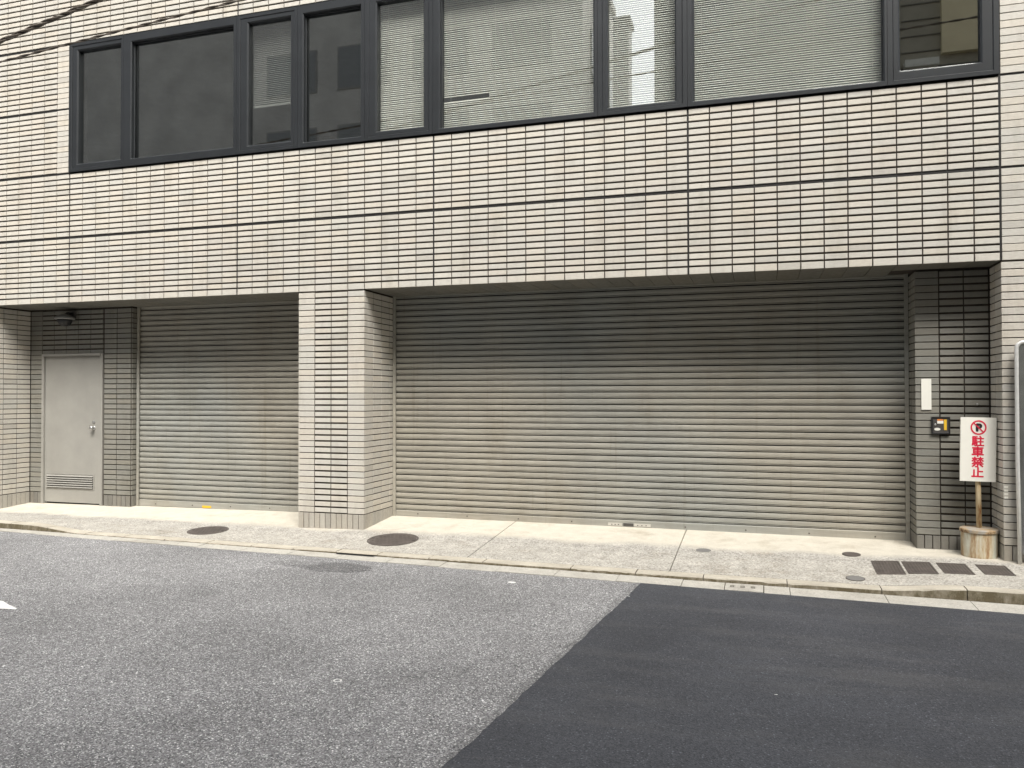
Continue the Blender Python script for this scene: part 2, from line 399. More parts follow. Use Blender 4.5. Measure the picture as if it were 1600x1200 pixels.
kerb = empty('kerb'); kerb['kind'] = 'structure'
gut = empty('gutter'); gut['kind'] = 'structure'
def kerb_block(x0, x1, inlet=False):
    g = MB(); e = 0.004; rnd = random.uniform
    xa, xb = x0+e, x1-e; c = 0.007
    dj = rnd(-0.003, 0.003)
    n = 14; vs = []
    for i in range(n+1):
        x = xa+(xb-xa)*i/n; yf = y_kerb(x)+dj; yb = yf+0.15-2*dj; zt = z_kerb(x)+dj*0.6; zb = z_road(x)-0.15
        j = rnd(-0.003, 0.003) if random.random() > 0.15 else rnd(0.004, 0.010)
        yi = yf + (0.07 if inlet else 0)
        zl = zt-0.008 if inlet else zb
        vs += [(x,yi if inlet else yf,zb), (x,yi if inlet else yf,zl), (x,yf,zl), (x,yf+abs(j)*0.3,zt-c-abs(j)), (x,yf+c+abs(j),zt), (x,yb,zt), (x,yb,zb)]
    fs = []
    for i in range(n):
        for k in range(7): fs.append((i*7+k, i*7+(k+1) % 7, (i+1)*7+(k+1) % 7, (i+1)*7+k))
    fs += [tuple(range(7))[::-1], tuple(n*7+k for k in range(7))]
    fs = [f[::-1] for f in fs]
    g.add(vs, fs); o = g.build('kerb_stone', KERB, kerb)
    if inlet:
        h = MB(); h.box(xa+0.01, xb-0.01, y_kerb(x0)+0.055, y_kerb(x0)+0.068, z_road(x0)-0.1, z_kerb(x0)-0.016); h.build('drain_void', DARK, kerb)
        h = MB(); h.add([(xa+.02, y_kerb(xa)-.040, z_road(xa)+.0125), (xb-.02, y_kerb(xb)-.040, z_road(xb)+.0125), (xb-.02, y_kerb(xb)-.002, z_road(xb)+.0135), (xa+.02, y_kerb(xa)-.002, z_road(xa)+.0135)], [(0,1,2,3)]); h.build('drain_dark_sheet', DARK, kerb)  # black sheet over the gutter edge, stands for the dark of the inlet
joints = [-13.8,-13.2,-12.6,-12.0,-11.4,-10.8,-10.2,-9.6,-9.0,-8.4,-7.8,-7.2,-6.6,-6.0,-5.4,-4.8,-4.2,-3.6,-3.0,-2.4,-1.8,-1.25,-0.71,-0.21,0.39,0.99,1.91,2.55,3.18,3.92,4.70,5.36,6.0,6.6,7.2,7.8,8.4,9.0,9.6,10.2,10.8,11.4,12.0,12.6]
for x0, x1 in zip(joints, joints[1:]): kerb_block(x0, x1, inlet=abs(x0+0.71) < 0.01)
gj = [-13.8,-13.2,-12.6,-12,-11.4,-10.8,-10.2,-9.6,-9,-8.4,-7.8,-7.2,-6.6,-6,-5.4,-4.8,-4.2,-3.6,-3,-2.4,-1.8,-1.2,-.6,0,.6,1.2,1.8,2.4,3.0,3.38,3.72,3.94,4.72,5.38,6,6.6,7.2,7.8,8.4,9,9.6,10.2,10.8,11.4,12,12.6]
for x0, x1 in zip(gj, gj[1:]):
    g = MB(); e = 0.003; z0 = z_road(x0)+random.uniform(0.002, 0.006); z1 = z_road(x1)+random.uniform(0.002, 0.006)
    if abs(x0-3.38) < 0.01:        # slotted lid
        xs_ = [3.385, 3.425, 3.465, 3.515, 3.555, 3.605, 3.645, 3.715]
        for k in range(0, 8, 2): g.box(xs_[k], xs_[k+1], y_asph(x0), y_kerb(x0)-0.006, z0-0.08, z0+0.002)
        for k in range(1, 7, 2):
            g.box(xs_[k], xs_[k+1], y_asph(x0), y_asph(x0)+0.11, z0-0.08, z0+0.0015); g.box(xs_[k], xs_[k+1], y_kerb(x0)-0.075, y_kerb(x0)-0.006, z0-0.08, z0+0.0015)
        o = g.build('drain_lid', CREAM, gut)
        continue
    ya0, ya1 = y_asph(x0), y_asph(x1); yk0, yk1 = y_kerb(x0)-0.002, y_kerb(x1)-0.002
    w0 = random.uniform(-0.012, 0.012); 
    g.add([(x0+e,ya0+w0,z0-0.1),(x1-e,ya1+w0,z1-0.1),(x1-e,yk1,z1-0.1),(x0+e,yk0,z0-0.1),(x0+e,ya0+w0,z0),(x1-e,ya1+w0,z1),(x1-e,yk1,z1+0.004),(x0+e,yk0,z0+0.004)],
          [(0,3,2,1),(4,5,6,7),(0,1,5,4),(1,2,6,5),(2,3,7,6),(3,0,4,7)])
    g.build('gutter_slab', CREAM, gut)

def sheet(name, x0, x1, mat, dz, parent, kind=None):
    n = max(2, int((x1-x0)/0.15)); g = MB(); vs = []; m = 10
    for i in range(n+1):
        x = x0+(x1-x0)*i/n; yk = y_kerb(x)+0.156
        for j in range(m+1):
            y = yk + (1.0-yk)*j/m; vs.append((x, y, z_pave(x, y)+dz))
    fs = [(i*(m+1)+j, (i+1)*(m+1)+j, (i+1)*(m+1)+j+1, i*(m+1)+j+1) for i in range(n) for j in range(m)]
    b = len(vs); g.add(vs, fs)
    # skirts so each slab has an edge
    for i in range(n):
        a0, a1 = vs[i*(m+1)], vs[(i+1)*(m+1)]
        g.add([a0, a1, (a1[0],a1[1],a1[2]-0.05), (a0[0],a0[1],a0[2]-0.05)], [(0,3,2,1)])
    for i in (0, n):
        for j in range(m):
            a0, a1 = vs[i*(m+1)+j], vs[i*(m+1)+j+1]
            g.add([a0, a1, (a1[0],a1[1],a1[2]-0.05), (a0[0],a0[1],a0[2]-0.05)], [(0,1,2,3)])
    return g.build(name, mat, parent, smooth=False, kind=kind)
pav = sheet('pavement', -14, 13, SUBB, -0.02, None, 'structure')
for x0, x1 in ((-14.0, 0.760), (0.770, 2.850), (2.860, 13.0)): sheet('slab', x0, x1, PAVE, 0.0, pav)

# ------------------------------------------------------------------ the tiled building
bld = empty('tiled_building'); tag(bld, 'beige tiled building with two grey roller shutters below a dark ribbon window', 'building')
TILES = []                                                          # (x, y, z, rot, w, h)
T_TH = 0.014
GREY = [False]
def tile(ox, oy, rot, s0, s1, z0, z1): TILES.append((ox+math.cos(rot)*(s0+s1)/2, oy+math.sin(rot)*(s0+s1)/2, (z0+z1)/2, rot, s1-s0, z1-z0, GREY[0]))
GV = 0.0125
def facade_cols(k0, k1): return [(k*A, (k+1)*A) for k in range(k0, k1)]
BIG = {-36, -24, -12, 0, 13, 26, 39}
def hspan(k):
    l = 0.0105 if k in BIG else GV/2; r = 0.0105 if (k+1) in BIG else GV/2
    return k*A+l, (k+1)*A-r
def band(zb, k0, k1, thin=(), first_thin=False):
    p = 0.8925/12
    for k in range(k0, k1):
        s0, s1 = hspan(k)
        for r in range(12):
            zc = zb + 0.0175 + 0.028 + r*(0.865-0.056)/11
            h = 0.0530
            if k in thin: h = 0.0665
            z0, z1 = zc-h/2, zc+h/2
            if first_thin and r == 11: z0 -= 0.0
            if zb == 0 and r == 0: z0 = 0.001
            tile(0, 0, 0, s0, s1, z0, z1)
for zb in (0.0, 0.9): band(zb, -50, 26, first_thin=(zb == 0.9))
for zb in (1.8, 2.7): band(zb, -50, -24, thin=(-25,))
for zb in (3.6, 4.5): band(zb, -50, 26)
for zb in (0.0, 0.9, 1.8, 2.7, 3.6, 4.5): band(zb, 26, 44, thin=(26, 27))
NR = 37; Z_TOP, Z_BASE = -0.014, -2.745; PR = (Z_TOP-Z_BASE)/NR
def lower(ox, oy, rot, spans, z_lo=Z_BASE, z_hi=Z_TOP):
    for (s0, s1, h) in spans:
        for r in range(NR):
            zc = Z_TOP - (r+0.5)*PR
            if zc - h/2 < z_lo-0.02 or zc + h/2 > z_hi+0.02: continue
            tile(ox, oy, rot, s0, s1, zc-h/2, zc+h/2)
HT, HN = 0.0640, 0.0525
# column: front, right side, left side
lower(0, 0, 0, [(CL, CL+A-GV/2, HT), (CL+A+GV/2, CL+2*A-GV/2, HN), (CL+2*A+GV/2, CL+3*A-GV/2, HN), (CL+3*A+GV/2, CR, HT)])
def side_spans(y0, y1, h0=HT, h=0.0615):
    out = []; s = y0; first = True
    while s < y1-0.02:
        e = min(s+A, y1); out.append((s+(0.002 if first else GV/2), e-(GV/2 if e < y1 else 0), h0 if first else h)); s = e; first = False
    return out
lower(CR, 0, math.pi/2, side_spans(T_TH, DSH))
lower(CL, 0, -math.pi/2, [(-b, -a_, h) for a_, b, h in side_spans(T_TH, DSH)])
# left side wall of the recess and its front beyond the frame
lower(XSIDE, 0, math.pi/2, side_spans(T_TH, DDOOR))
lower(0, 0, 0, [(XSIDE-(k+1)*A+GV/2, XSIDE-k*A-(GV/2 if k else 0), HT if k == 0 else HN) for k in range(19)])
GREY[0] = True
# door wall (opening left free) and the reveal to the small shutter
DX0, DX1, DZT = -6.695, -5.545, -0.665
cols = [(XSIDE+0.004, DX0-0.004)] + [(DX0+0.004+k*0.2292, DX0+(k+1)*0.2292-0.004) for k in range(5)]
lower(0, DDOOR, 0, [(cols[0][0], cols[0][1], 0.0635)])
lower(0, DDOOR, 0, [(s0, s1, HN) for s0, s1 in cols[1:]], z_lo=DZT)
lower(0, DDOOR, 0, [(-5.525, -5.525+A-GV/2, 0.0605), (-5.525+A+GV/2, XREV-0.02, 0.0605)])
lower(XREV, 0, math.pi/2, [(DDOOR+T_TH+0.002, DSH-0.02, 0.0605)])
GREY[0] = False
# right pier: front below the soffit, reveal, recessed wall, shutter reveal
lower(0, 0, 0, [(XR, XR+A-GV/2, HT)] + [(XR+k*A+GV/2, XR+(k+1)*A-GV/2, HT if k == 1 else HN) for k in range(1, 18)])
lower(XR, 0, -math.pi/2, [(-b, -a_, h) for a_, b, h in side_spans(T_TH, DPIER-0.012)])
GREY[0] = True  # grey glaze stands for the shade on this recessed wall
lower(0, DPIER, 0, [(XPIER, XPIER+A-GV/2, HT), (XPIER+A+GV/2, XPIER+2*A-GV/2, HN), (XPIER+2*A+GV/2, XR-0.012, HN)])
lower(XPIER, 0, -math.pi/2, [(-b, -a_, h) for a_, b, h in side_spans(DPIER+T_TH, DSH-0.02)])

def tile_geo(w, h, t=T_TH, b=0.0025):
    x, z = w/2, h/2
    v = [(-x+b,0,-z+b),(x-b,0,-z+b),(x-b,0,z-b),(-x+b,0,z-b), (-x,b,-z),(x,b,-z),(x,b,z),(-x,b,z), (-x,t+.002,-z),(x,t+.002,-z),(x,t+.002,z),(-x,t+.002,z)]
    f = [(0,1,2,3)]
    for a0 in (0, 4):
        for k in range(4): f.append((a0+k, a0+4+k, a0+4+(k+1) % 4, a0+(k+1) % 4))
    return v, f
def px_area(t):
    x, y, z, r, w, h, gy = t
    n = Vector((math.sin(r), -math.cos(r), 0)); d = Vector((CX-x, CY-y, CZ-z)); L = d.length
    c = n.dot(d)/L
    if c <= 0: return 0
    q = M.inverted() @ Vector((x, y, z)); u = q.x/-q.z*1260; v = q.y/-q.z*1260
    if abs(u) > 790 or abs(v) > 590: return 0
    if y < 0.2 and x > 6.06 and z < -0.8: return 0
    return w*h*c/(L*L)
order = sorted(range(len(TILES)), key=lambda i: -px_area(TILES[i]))
single = set(order[:300]); cache = {}
rest = MB(); rest.grey = []
for i, t in enumerate(TILES):
    x, y, z, r, w, h, gy = t
    tv = min(1.0, max(0.0, random.gauss(0.5, 0.22)))
    dy = random.uniform(-0.0012, 0.0012)
    mw = Matrix.Translation((x+math.sin(r)*dy, y-math.cos(r)*dy, z)) @ Matrix.Rotation(r, 4, 'Z')
    if i in single:
        key = (round(w, 3), round(h, 3), gy)
        if key not in cache:
            m_ = MB(); m_.add(*tile_geo(w, h)); cache[key] = m_.mesh('tile', MT2 if gy else MT)
        o = link('tile', cache[key], bld, None, mw); o['tv'] = tv
    else:
        v, f = tile_geo(w, h); rest.add([mw @ Vector(p) for p in v], f, tv); rest.grey += [1 if gy else 0]*len(f)
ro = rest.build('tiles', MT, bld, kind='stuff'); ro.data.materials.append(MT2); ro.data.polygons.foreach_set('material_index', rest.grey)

# base course of upright tiles
def base_course(ox, oy, rot, s0, s1, grey=False):
    n = max(1, round((s1-s0)/0.0745)); p = (s1-s0)/n
    for k in range(n):
        sm = s0+(k+0.5)*p; x = ox+math.cos(rot)*sm; y = oy+math.sin(rot)*sm
        zt = Z_BASE-0.006; zb = zt-0.26; w = p-0.008
        key = ('b', round(w, 3), grey)
        if key not in cache:
            m_ = MB(); m_.add(*tile_geo(w, 0.26)); cache[key] = m_.mesh('base_tile', MBASE2 if grey else MBASE)
        o = link('base_tile', cache[key], bld, None, Matrix.Translation((x, y, zt-0.13)) @ Matrix.Rotation(rot, 4, 'Z'))
        o['tv'] = min(1, max(0, random.gauss(0.5, 0.25)))
base_course(0, 0, 0, CL, CR); base_course(CR, 0, math.pi/2, T_TH+.002, DSH)
base_course(CL, 0, -math.pi/2, -DSH, -T_TH-.002)
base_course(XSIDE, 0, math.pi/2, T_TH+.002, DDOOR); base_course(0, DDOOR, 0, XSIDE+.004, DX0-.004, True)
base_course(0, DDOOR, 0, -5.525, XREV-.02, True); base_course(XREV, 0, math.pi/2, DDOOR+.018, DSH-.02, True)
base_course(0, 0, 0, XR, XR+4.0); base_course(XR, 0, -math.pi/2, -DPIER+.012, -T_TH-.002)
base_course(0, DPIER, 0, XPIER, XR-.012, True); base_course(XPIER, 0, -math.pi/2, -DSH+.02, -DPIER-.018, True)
base_course(0, 0, 0, XSIDE-19*A, XSIDE)

# soffit tiles
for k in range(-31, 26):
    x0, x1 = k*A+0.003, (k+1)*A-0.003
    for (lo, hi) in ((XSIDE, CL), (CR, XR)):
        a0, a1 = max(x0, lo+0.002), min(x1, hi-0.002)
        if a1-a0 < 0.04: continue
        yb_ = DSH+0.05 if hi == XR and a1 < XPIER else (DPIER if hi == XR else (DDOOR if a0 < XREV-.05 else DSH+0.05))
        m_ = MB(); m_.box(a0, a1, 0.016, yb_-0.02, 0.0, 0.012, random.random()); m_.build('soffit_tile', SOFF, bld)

# structure behind the tiles
t_ = T_TH
g = MB(); g.box(-11.50, XR+4.12, t_, 0.30, 0.0125, 1.795); g.box(-11.50, XL-0.0, t_, 0.30, 1.796, 3.60); g.box(XR+0.0, XR+4.12, t_, 0.30, 1.796, 3.60)
g.box(-11.50, XR+4.12, t_, 0.30, 3.601, 5.42); g.box(-11.50, XR+4.12, -0.001, 8.0, 5.43, 11.5); g.box(-11.50, XR+4.12, 0.31, 1.6, 0.0135, 0.9)
g.build('wall', MORT, bld)
g = MB(); g.box(CL+t_, CR-t_, t_, 0.95, -3.2, 0.0122); g.build('column', MORT, bld)
g = MB(); g.box(XR+t_, XR+4.12, t_, 0.95, -3.2, 0.0121); g.box(XPIER+t_, XR+t_, DPIER+t_, 0.95, -3.2, 0.0122); g.build('pier', MORT, bld)
g = MB(); g.box(-11.50, XSIDE-t_, t_, 0.95, -3.2, 0.0121); g.build('pier', MORT, bld)
g = MB(); y0, y1 = DDOOR+t_, 0.95
g.box(XSIDE-t_, DX0, y0, y1, -3.2, 0.0122); g.box(DX0, DX1, y0, y1, DZT, 0.0122); g.box(DX1, XREV-t_, y0, y1, -3.2, 0.0122); g.build('door_wall', MORT, bld)
g = MB(); g.box(-11.50, XR+4.12, 1.0, 8.0, -3.3, 1.0); g.box(-11.50, -11.4, 0.31, 8, 1.0, 5.42); g.box(XR+4.02, XR+4.12, 0.31, 8, 1.0, 5.42)
g.box(-11.4, XR+4.02, 5.0, 5.1, 1.0, 5.42); g.box(-11.4, XR+4.02, 0.31, 5.0, 3.75, 5.42); g.build('interior', INT, bld)
# black sealant in the panel joints
g = MB()
for k in (-24, -12, 0, 13):
    g.box(k*A-0.010, k*A+0.010, 0.010, 0.02, 0.0, 1.79 if k != -24 else 1.79)
    g.box(k*A-0.010, k*A+0.010, 0.010, 0.02, 3.61, 5.4)
g.box(26*A-0.010, 26*A+0.010, 0.010, 0.02, 0.0, 5.4)
for zb in (0.9, 1.8, 2.7, 3.6, 4.5):
    for x0, x1 in ([(-11.45, XR+4.11)] if zb in (0.9, 4.5) else [(-11.45, XL-0.002), (XR+0.002, XR+4.11)]):
        if zb == 3.6: x1 = XR+4.11; x0 = -11.45
        g.box(x0, x1, 0.0105, 0.02, zb-0.0165, zb+0.0165)
        if zb == 3.6: break
g.build('sealant_joints', SEAL, bld)

# ------------------------------------------------------------------ ribbon window
WZ0, WZ1 = 1.806, 3.594
LIGHTS = [ # outer k0,k1, glass k0,k1, glass z0, casement?, blind
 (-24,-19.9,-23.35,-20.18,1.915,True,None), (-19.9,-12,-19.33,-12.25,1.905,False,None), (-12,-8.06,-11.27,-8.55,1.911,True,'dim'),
 (-8.06,-3.95,-7.70,-4.21,1.870,False,None), (-3.95,0,-3.26,-0.56,1.911,True,'full'), (0,8.70,0.38,8.50,1.862,False,'full'),
 (8.70,13,9.20,12.42,1.893,True,'full'), (13,21.65,13.26,21.49,1.860,False,'full'), (21.65,26,22.16,25.30,1.945,True,None)]
LAB = {True: 'charcoal metal casement light of the ribbon window', False: 'charcoal metal fixed light of the ribbon window'}
for i, (a0, a1, g0, g1, gz, case, bl) in enumerate(LIGHTS):
    x0, x1, gx0, gx1 = a0*A+0.0015, a1*A-0.0015, g0*A, g1*A; gz1 = 3.485
    fr = MB()
    if case:
        ix0, ix1, iz0, iz1 = x0+0.052, x1-0.052, WZ0+0.045, WZ1-0.045
        ix0 = min(ix0, gx0-0.03); ix1 = max(ix1, gx1+0.03)
        fr.ring((x0,x1,WZ0,WZ1), (ix0,ix1,iz0,iz1), -0.022, 0.12, 0.006)
        w = fr.build('window', FRAME, bld)
        s = MB(); s.ring((ix0+.003,ix1-.003,iz0+.003,iz1-.003), (gx0,gx1,gz,gz1), -0.014, 0.085, 0.016); s.build('sash', FRAME, w)
        yg = 0.045
    else:
        fr.ring((x0,x1,WZ0,WZ1), (gx0,gx1,gz,gz1), -0.022, 0.12, 0.012); w = fr.build('window', FRAME, bld)
        b_ = MB(); b_.ring((gx0-.002,gx1+.002,gz-.002,gz1+.002), (gx0+.012,gx1-.012,gz+.012,gz1-.012), 0.03, 0.05, 0.004); b_.build('glazing_bead', FRAME, w)
        yg = 0.055
    p_ = MB(); p_.box(gx0-0.01, gx1+0.01, yg, yg+0.006, gz-0.01, gz1+0.01); p_.build('pane', GLASS, w)
    if bl:
        b_ = MB(); z = gz-0.01 if bl == 'full' else 2.47
        ang = R(-54)
        yb_ = 0.155; hw = 0.0128; k = 0
        while z < 3.56:
            dy, dz = hw*math.cos(ang), hw*math.sin(ang)
            sag = random.uniform(-0.002, 0.002); a_ = random.uniform(-0.002, 0.002)
            xs0 = gx0+0.56 if (i == 5 and abs(z-2.262) < 0.0255) else gx0-.03
            b_.add([(xs0, yb_-dy, z+dz+sag), (gx1+.03, yb_-dy, z+dz+a_), (gx1+.03, yb_+dy, z-dz+a_), (xs0, yb_+dy, z-dz+sag)], [(0,1,2,3)])
            z += 0.0245
        n = max(1, int((gx1-gx0)/0.6))
        for q in range(n+1):
            xx = gx0+0.08+(gx1-gx0-0.16)*q/n; b_.box(xx-0.0012, xx+0.0012, yb_-0.014, yb_-0.0125, gz if bl == 'full' else 2.47, 3.56)
        zb_ = (gz-0.03) if bl == 'full' else 2.44
        b_.box(gx0-.03, gx1+.03, yb_-0.012, yb_+0.012, zb_, zb_+0.018)
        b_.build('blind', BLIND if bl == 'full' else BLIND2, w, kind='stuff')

# ------------------------------------------------------------------ roller shutters
PROF = [(0.020,0.010),(-0.005,0.0108),(-0.0085,0.013),(-0.0085,0.018),(0.012,0.0195),(0.012,0.0230),(-0.0105,0.0250),(-0.0128,0.045),(-0.0120,0.062),(-0.0095,0.0735),(0.020,0.0765)]
def shutter(x0, x1, zl, zr, rail_l, rail_r, label):
    s = MB(); s.box(x0-0.02, x1+0.02, DSH+0.022, DSH+0.032, -3.0, 0.2); root = s.build('roller_shutter', DARK, bld); root['label'] = label  # black backing sheet paints the open slat grooves dark
    vs = []; n = len(PROF)
    for x in (x0, x1):
        for (dy, dz) in PROF: vs.append((x, DSH+dy, dz))
    fs = [(k, n+k, n+k+1, k+1) for k in range(n-1)]
    m_ = MB(); m_.add(vs, fs); me = m_.mesh('slat', SHUT)
    zb = max(zl, zr)+0.072; sl = math.atan2(zr-zl, x1-x0)
    k = 0; z = zb
    while z < 0.03:
        link('slat', me, root, None, Matrix.Translation((random.uniform(-0.002, 0.002), random.uniform(-0.0022, 0.0022), z+random.uniform(-0.0012, 0.0012))))
        z += 0.0765
    b = MB(); e = DSH
    b.add([(x0,e-.022,zl+.004),(x1,e-.022,zr+.004),(x1,e-.022,zb-.006),(x0,e-.022,zb-.006),(x0,e-.012,zb+.002),(x1,e-.012,zb+.002),(x0,e+.012,zb+.002),(x1,e+.012,zb+.002),(x0,e+.012,zl+.004),(x1,e+.012,zr+.004)],
          [(0,1,2,3),(3,2,5,4),(4,5,7,6),(0,8,9,1)])
    bb = b.build('bottom_bar', SHUT, root)
    nb = max(2, int((x1-x0)/0.62))
    for q in range(nb):
        xx = x0+(x1-x0)*(q+0.5)/nb; zz = zl+(zr-zl)*(q+0.5)/nb+0.038
        c = MB(); c.lathe([(0.009, 0), (0.009, 0.003), (0.005, 0.006)], (xx, e-.022, zz), 8, 'y'); c.build('bolt', IRON, bb)
    for side, xr_ in ((-1, rail_l), (1, rail_r)):
        if xr_ is None: continue
        r_ = MB(); w = 0.04
        xa, xb = (xr_, xr_+w) if side < 0 else (xr_-w, xr_)
        r_.box(xa, xb, DSH-0.045, DSH-0.028, -2.95, 0.02)
        r_.box(xa+0.002, xb-0.002, DSH-0.0278, DSH+0.02, -2.95, 0.02) if False else None
        ob, ib = (xa, xa+0.008) if side < 0 else (xb-0.008, xb)
        r_.box(ob, ib, DSH-0.0275, DSH+0.03, -2.95, 0.02)
        r_.build('guide_rail', SHUT, root)
    return root
sh_l = shutter(XREV+0.022, CL+0.0, -2.902, -2.880, XREV+0.012, CL-0.004, 'narrow grey roller shutter with a yellow tag on its bottom bar')
sh_r = shutter(CR+0.012, XPIER-0.008, -2.866, -2.888, CR+0.004, XPIER-0.004, 'wide grey roller shutter between the column and the right pier')
g = MB(); g.box(-3.885, -3.735, DSH-0.026, DSH-0.0225, -2.885, -2.855); g.build('tag', YEL, sh_l)
LATCH = mat_plain('latch_paint', (0.50, 0.48, 0.43), 0.5)
for xa, xb, mt in ((1.93, 2.10, LATCH), (2.115, 2.235, PANEL), (2.245, 2.44, LATCH)):
    g = MB(); g.box(xa, xb, DSH-0.027, DSH-0.0225, -2.862, -2.828); g.build('latch_plate', mt, sh_r)
for xa in (1.97, 2.01, 2.05, 2.28, 2.33, 2.38):
    g = MB(); g.box(xa, xa+0.014, DSH-0.0285, DSH-0.0272, -2.852, -2.842); g.build('latch_slot', PANEL, sh_r)

# ------------------------------------------------------------------ door
d = MB(); y0 = DDOOR-0.012; fo = (DX0+.002, DX1-.002, -3.0, DZT-.002); fi = (DX0+.045, DX1-.045, -3.01, DZT-.045)
for (xa, xb, za, zb2) in ((fo[0], fi[0], -3.0, fo[3]), (fi[1], fo[1], -3.0, fo[3])): d.box(xa, xb, y0, 0.90, za, zb2)
d.box(fi[0], fi[1], y0, 0.90, fi[3], fo[3])
door = d.build('door', DOORM, bld); door['label'] = 'plain grey steel door with a louvre near its foot'
g = MB(); g.box(fi[0]+.004, fi[1]-.004, DDOOR+0.018, DDOOR+0.06, -2.888, fi[3]-.004); leaf = g.build('door_leaf', DOORM, door)
g = MB(); g.box(fi[0], fi[1], DDOOR+0.062, DDOOR+0.09, -3.0, fi[3]); g.build('door_shadow_gap', DARK, door)
g = MB(); g.box(fi[0]-0.02, fi[1]+0.02, y0-0.022, y0-0.001, DZT-0.03, DZT-0.008); g.build('drip_strip', DOORM, door)
lx0, lx1 = -6.60, -5.73
g = MB(); g.ring((lx0-.02, lx1+.02, -2.69, -2.455), (lx0, lx1, -2.672, -2.473), DDOOR+0.012, DDOOR+0.017, 0.002); lv = g.build('louvre', DOORM, door)
g = MB(); g.box(lx0, lx1, DDOOR+0.0165, DDOOR+0.0175, -2.672, -2.473); g.build('louvre_void', DARK, door)
for k in range(6):
    z = -2.668+k*0.0333
    g = MB(); g.add([(lx0, DDOOR+.0162, z+.024), (lx1, DDOOR+.0162, z+.024), (lx1, DDOOR-.004, z+.004), (lx0, DDOOR-.004, z+.004), (lx0, DDOOR-.002, z), (lx1, DDOOR-.002, z)], [(3,2,1,0),(4,5,2,3)])
    g.build('louvre_slat', DOORM, door)
hx, hz = -5.725, -1.77
g = MB(); g.lathe([(0.030, 0.0), (0.030, 0.008), (0.024, 0.012)], (hx, DDOOR+0.018, hz), 20, 'y'); g.lathe([(0.012, .012), (0.012, .035), (0.028, .04), (0.032, 0.055), (0.026, 0.07), (0.008, 0.074)], (hx, DDOOR+0.018, hz), 20, 'y'); g.build('door_knob', STEEL, door, smooth=True)
g = MB(); g.lathe([(0.022, 0.0), (0.022, 0.01), (0.014, 0.014)], (hx, DDOOR+0.018, hz+0.085), 18, 'y'); g.build('deadbolt', STEEL, door)

# ------------------------------------------------------------------ small things on the walls
lamp = empty('dome_camera', (-6.10, DDOOR-0.1, -0.15)); tag(lamp, 'small dark hooded dome camera high on the wall above the steel door', 'camera')
def at(o, mb, name, mat, smooth=False):
    mb.v = [(x-o.location.x, y-o.location.y, z-o.location.z) for x, y, z in mb.v]; return mb.build(name, mat, o, smooth)
lc = (-6.10, DDOOR-0.16, -0.15)
g = MB(); g.box(lc[0]-0.05, lc[0]+0.05, DDOOR-0.05, DDOOR, -0.17, -0.04); at(lamp, g, 'bracket', PANEL)
g = MB(); g.tube([(lc[0], DDOOR-0.03, -0.08), (lc[0], DDOOR-0.10, -0.07), (lc[0], DDOOR-0.16, -0.10)], 0.02, 8); at(lamp, g, 'arm', PANEL)
g = MB(); g.lathe([(0.02, 0.06), (0.07, 0.05), (0.12, 0.02), (0.135, 0.0), (0.135, -0.02), (0.11, -0.022)], lc, 24); at(lamp, g, 'hood', mat_plain('camera_hood', (0.25, 0.25, 0.24), 0.5), True)
g = MB(); g.lathe([(0.105, -0.022), (0.102, -0.05), (0.08, -0.09), (0.045, -0.115), (0.01, -0.122)], lc, 24); at(lamp, g, 'dome', BLACK, True)

pl = MB(); pl.box(5.287, 5.380, DPIER-0.012, DPIER-0.001, -1.452, -1.133); o = pl.build('wall_plate', WHITEP)
tag(o, 'blank white upright plate on the tiled pier beside the wide shutter', 'plate')

ic = empty('key_panel', (5.464, DPIER-0.01, -1.612)); tag(ic, 'small square dark shutter switch box with stickers on the tiled pier', 'switch box')
g = MB(); g.ring((5.379, 5.549, -1.700, -1.524), (5.392, 5.536, -1.687, -1.537), DPIER-0.03, DPIER+0.005, 0.003); at(ic, g, 'frame', BLACK)
g = MB(); g.box(5.390, 5.538, DPIER-0.022, DPIER-0.001, -1.689, -1.535); at(ic, g, 'face', PANEL)
yy = DPIER-0.0235
def sticker(x0, x1, z0, z1, mat, nm='sticker'): 
    g = MB(); g.box(x0, x1, yy, yy+0.001, z0, z1); at(ic, g, nm, mat)
sticker(5.430, 5.487, -1.594, -1.566, WHITEP); sticker(5.430, 5.487, -1.565, -1.548, ORG)
sticker(5.492, 5.518, -1.660, -1.552, YEL)
g = MB(); g.lathe([(0.029, 0), (0.029, 0.001)], (0, 0, 0), 20, 'y'); g.v = [(5.430+x, yy+y, -1.652+z*0.5) for x, y, z in g.v]; at(ic, g, 'sticker', WHITEP)
g = MB(); g.lathe([(0.011, 0), (0.011, 0.004), (0.006, 0.008)], (5.413, yy, -1.604), 14, 'y'); at(ic, g, 'key_switch', STEEL)

g = MB(); g.lathe([(0.010, 0), (0.010, 0.006), (0.005, 0.012)], (5.803, DPIER, -1.397), 12, 'y'); o = g.build('wall_bolt', STEEL, None, True)
tag(o, 'tiny shiny bolt head in the tile wall above the no parking sign', 'bolt')
for k in range(4):
    g = MB(); z = -2.185-0.034*k; g.box(5.929, 5.962, -0.0022, -0.0012, z-0.010, z+0.010); o = g.build('wall_sticker', WHITEP)
    tag(o, ['topmost', 'second from top', 'third from top', 'lowest'][k]+' of four tiny white stickers on the right pier corner', 'sticker', 'white stickers on the pier corner')

